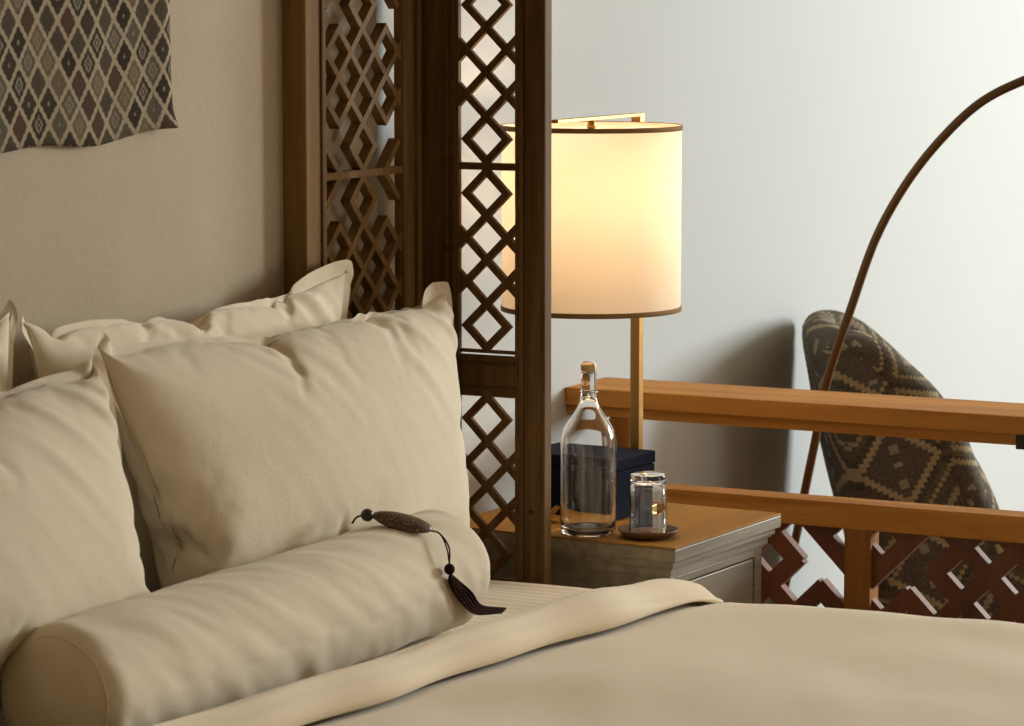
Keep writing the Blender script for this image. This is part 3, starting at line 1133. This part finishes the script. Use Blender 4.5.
bottle()
dc = (0.410, 0.082, NZ)
dish = MB().lathe([(0, 0), (0.040, 0), (0.047, 0.004), (0.0545, 0.013), (0.0545, 0.016), (0.0515, 0.015), (0.047, 0.0065), (0.038, 0.0045), (0, 0.0045)], (0, 0, 0), 64).build('wooden_coaster', M_DISH, None, True)
dish.location = dc
tag(dish, 'round dark wooden coaster dish under the upturned glass', 'coaster')
gz = NZ + 0.0048
full = MB().lathe([(0, 0.094), (0.027, 0.0935), (0.0295, 0.090), (0.0308, 0.05), (0.0322, 0.002), (0.0328, 0.0), (0.0340, 0.0), (0.0345, 0.002),
                   (0.0332, 0.05), (0.0322, 0.102), (0.0312, 0.1065), (0.029, 0.108), (0, 0.108)], (0, 0, 0), 64)
go = full.build('drinking_glass', M_GLASS, None, True)
go.location = (dc[0] - 0.006, dc[1] + 0.012, gz)
tag(go, 'clear tumbler standing upside down on the round wooden coaster', 'glass')

# small folded brass card stand half hidden by the bed post
bh = empty('brass_card_stand', (0.175, 0.105, NZ), 'small brass wedge half hidden behind the bed post', 'stand')
MB().prism((0.175, 0.09, NZ + 0.001), (0.205, 0.125, NZ + 0.034), (0.2, -1, 0.2), 0.004, 0.03).build('sloping_plate', M_BRASS, bh)
MB().prism((0.205, 0.125, NZ + 0.034), (0.170, 0.13, NZ + 0.001), (0.2, -1, 0.2), 0.003, 0.03).build('back_plate', M_BRASS, bh)

# ------------------------------------------------------------------ balustrade
bal = empty('balustrade', (0.6, 0.6, 0.0), 'honey brown wooden balustrade with lattice panels behind the nightstand', 'balustrade')
BY = 0.570
MB().box(0.001, 1.75, BY, BY + 0.185, 0.757, 0.791).build('handrail', M_RAIL, bal, bevel=0.002)
MB().box(0.001, 0.926, BY + 0.012, BY + 0.05, 0.735, 0.7565).build('under_rail', M_RAIL, bal, bevel=0.0015)
MB().box(0.926, 0.945, BY + 0.012, BY + 0.05, 0.728, 0.7565).build('dark_end_block', M_BLACK, bal, bevel=0.0015)  # near-black block at the end of the under rail
MB().box(0.001, 1.75, BY, BY + 0.064, 0.554, 0.604).build('lower_rail', M_RAIL, bal, bevel=0.002)
MB().box(0.001, 1.75, BY, BY + 0.055, 0.03, 0.09).build('bottom_rail', M_RAIL, bal, bevel=0.002)
MB().box(0.094, 0.139, BY + 0.006, BY + 0.05, 0.604, 0.735).build('upper_post', M_RAILZ, bal, bevel=0.0015)
MB().box(1.60, 1.65, BY + 0.006, BY + 0.05, 0.0, 0.757).build('upper_post', M_RAILZ, bal, bevel=0.0015)
MB().box(0.595, 0.648, BY, BY + 0.020, 0.0, 0.554).box(0.597, 0.646, BY + 0.0235, BY + 0.052, 0.0, 0.554).build('post', M_RAILZ, bal, bevel=0.0012)
MB().box(0.001, 0.04, BY, BY + 0.052, 0.0, 0.554).build('post', M_RAILZ, bal, bevel=0.0012)


def rail_lattice(sgn, off):
    """square-set crossed boards; nodes at post + (i + off) p, board centres on whole steps of j."""
    p, z0, cx = 0.053, 0.483, 0.622
    miss = {((1, 1), (2, 0)), ((0, 0), (1, -1)), ((1, -1), (2, 0))}
    E = []
    for i in range(-1, 22):
        for j in range(-8, 3):
            if (i + j) % 2: continue
            for dj in (-1, 1):
                b = (i + 1, j + dj)
                if ((i, j), b) in miss or not -8 <= b[1] <= 2: continue
                E.append(((i, j), b))
    mb = MB()
    far = (1.61 - cx) / p - off if sgn > 0 else (cx - 0.03) / p - off
    near = 0.38 - off
    for sl, c, a, b in merged(E):
        a, b = max(a, near), min(b, far)
        top = (0.572 - z0) / p
        if sl > 0: b = min(b, top - c)
        else: a = max(a, c - top)
        if b - a < 0.1: continue
        va = Vector((cx + sgn * p * (a + off), BY + 0.012, z0 + p * (c + sl * a)))
        vb = Vector((cx + sgn * p * (b + off), BY + 0.012, z0 + p * (c + sl * b)))
        e = (vb - va).normalized() * 0.010
        mb.prism(va - e - Vector((0, 0.0008 if sl > 0 else 0, 0)), vb + e - Vector((0, 0.0008 if sl > 0 else 0, 0)), (0, -1, 0), 0.034, 0.022 + (0.0016 if sl > 0 else 0))
    return mb


rail_lattice(1, 0.6 + 0.25).build('lattice_panel', M_LATR, bal)
rail_lattice(-1, 0.5).build('lattice_panel', M_LATR, bal)

# ------------------------------------------------------------------ armchair
ch = empty('armchair', (0.320, 1.655, 0.0), 'kilim covered armchair with rounded leaning back behind the balustrade', 'armchair')
ch.rotation_euler.z = YAW
CH = ch.location.copy()
HW = 0.27


def chair_shell():
    # side outline in the chair's own frame (x forward, z up)
    outer = [(-0.02, 0.15), (-0.092, 0.290), (-0.124, 0.411), (-0.155, 0.518), (-0.186, 0.647), (-0.206, 0.760), (-0.219, 0.835), (-0.212, 0.872), (-0.190, 0.890),
             (-0.150, 0.891), (-0.110, 0.874), (-0.057, 0.833), (-0.004, 0.787), (0.050, 0.727), (0.093, 0.658), (0.137, 0.583), (0.170, 0.508), (0.200, 0.43),
             (0.27, 0.39), (0.33, 0.36), (0.35, 0.28), (0.34, 0.15)]
    inner = [(-0.02, 0.15), (-0.092, 0.290), (-0.124, 0.411), (-0.155, 0.518), (-0.186, 0.647), (-0.206, 0.760), (-0.219, 0.835), (-0.212, 0.872), (-0.190, 0.888),
             (-0.165, 0.882), (-0.150, 0.86), (-0.125, 0.80), (-0.100, 0.72), (-0.070, 0.62), (-0.045, 0.53), (-0.02, 0.44), (0.02, 0.36), (0.08, 0.31),
             (0.20, 0.30), (0.31, 0.30), (0.345, 0.26), (0.34, 0.15)]
    ts = [-1, -0.992, -0.97, -0.93, -0.88, -0.82, -0.78, -0.74, -0.70, -0.6, -0.45, -0.25, 0]
    ts = ts + [-t for t in reversed(ts[:-1])]
    mb = MB()
    dense = lambda pr: smooth_path([(a, 0, b) for a, b in pr], 3)
    O, I = dense(outer), dense(inner)
    m = len(O)
    for t in ts:
        a = abs(t)
        k = 1 - sstep(0.66, 0.78, a)                 # 1 inside, 0 in the side wing
        edge = (max(0, 1 - ((a - 0.80) / 0.20) ** 2)) ** 0.5 if a > 0.80 else 1.0
        shrink = 0.042 * (1 - edge)
        for q in range(m):
            x = O[q].x * (1 - k) + I[q].x * k
            z = O[q].z * (1 - k) + I[q].z * k
            c = Vector((0.03, 0, 0.45 + 0.3 * (z - 0.45)))
            d = Vector((x, 0, z)) - c
            if d.length > 1e-6: d -= d.normalized() * shrink
            v = c + d
            v.z -= 0.02 * a ** 3 * sstep(0.6, 0.85, v.z)
            v.x += 0.03 * a ** 2 * (1 - sstep(-0.12, 0.02, x)) * (1 if a < 0.8 else 1)
            mb.v.append(CH + Vector((v.x * 1.0623, HW * t, 1.569 - (1.569 - v.z) * 1.0623)))
    n = len(ts)
    for i in range(n - 1):
        for q in range(m):
            a, b = i * m + q, i * m + (q + 1) % m
            mb.f.append((a, b, b + m, a + m))
    mb.f.append(tuple(range(m)))
    mb.f.append(tuple(reversed(range((n - 1) * m, n * m))))
    return mb, O


shell, O = chair_shell()
shell.build('shell', M_KILIM, ch, True)
# padded roll following the front edge of each wing
for s_ in (-1, 1):
    pts = []
    for q in range(21, 54):
        p = O[q]
        c = Vector((0.03, 0, 0.45 + 0.3 * (p.z - 0.45)))
        d = Vector((p.x, 0, p.z)) - c
        d -= d.normalized() * 0.046
        v = c + d
        pts.append(CH + Vector((v.x * 1.0623, s_ * HW * 0.88, 1.569 - (1.569 - v.z) * 1.0623 - 0.008 * sstep(0.6, 0.85, v.z))))
    MB().tube(pts, [0.026 + 0.016 * sin(pi * k / (len(pts) - 1)) for k in range(len(pts))], 18).build('wing_roll', M_KILIM2, ch, True)


def cushion_fn(u, v):
    a, b = 2 * pi * u, pi * (v - 0.5)
    e = 0.35
    def se(c): return math.copysign(abs(c) ** e, c)
    return CH + Vector((0.165 + 0.175 * se(cos(b)) * se(cos(a)), HW * 0.62 * se(cos(b)) * se(sin(a)), 0.310 + 0.050 * se(sin(b))))


MB().grid(cushion_fn, 40, 24, True).build('seat_cushion', M_KILIM, ch, True)
for xx in (0.02, 0.30):
    for yy in (-0.21, 0.21):
        MB().tube([CH + Vector((xx, yy, 0.0)), CH + Vector((xx, yy, 0.17))], [0.013, 0.022], 14).build('leg', M_BED, ch, True)

# ------------------------------------------------------------------ arc floor lamp
YA = 0.85
al = empty('arc_floor_lamp', (0.36, YA, 0), 'tall bronze arc floor lamp curving up in front of the armchair', 'lamp')
arc = [(0.27, 0.03), (0.33, 0.25), (0.381, 0.47), (0.401, 0.574), (0.422, 0.677), (0.442, 0.783), (0.468, 0.871), (0.493, 0.942), (0.543, 1.083),
       (0.604, 1.193), (0.675, 1.283), (0.754, 1.356), (0.842, 1.401), (0.95, 1.437), (1.08, 1.448), (1.22, 1.425), (1.32, 1.37)]
MB().tube(smooth_path([(a, YA, b) for a, b in arc], 8), 0.0088, 16).build('curved_stem', M_BRONZE, al, True)
MB().lathe([(0, 0), (0.13, 0), (0.135, 0.006), (0.13, 0.022), (0.02, 0.030), (0.015, 0.06), (0, 0.06)], (0.27, YA, 0), 48).build('round_base', M_BRONZE, al, True)
MB().lathe([(0.012, 0.0), (0.04, -0.01), (0.075, -0.05), (0.095, -0.11), (0.093, -0.11), (0.072, -0.052), (0.038, -0.013), (0.010, -0.004)], (1.33, YA, 1.375), 40, True).build('dome_shade', M_BRONZE, al, True)
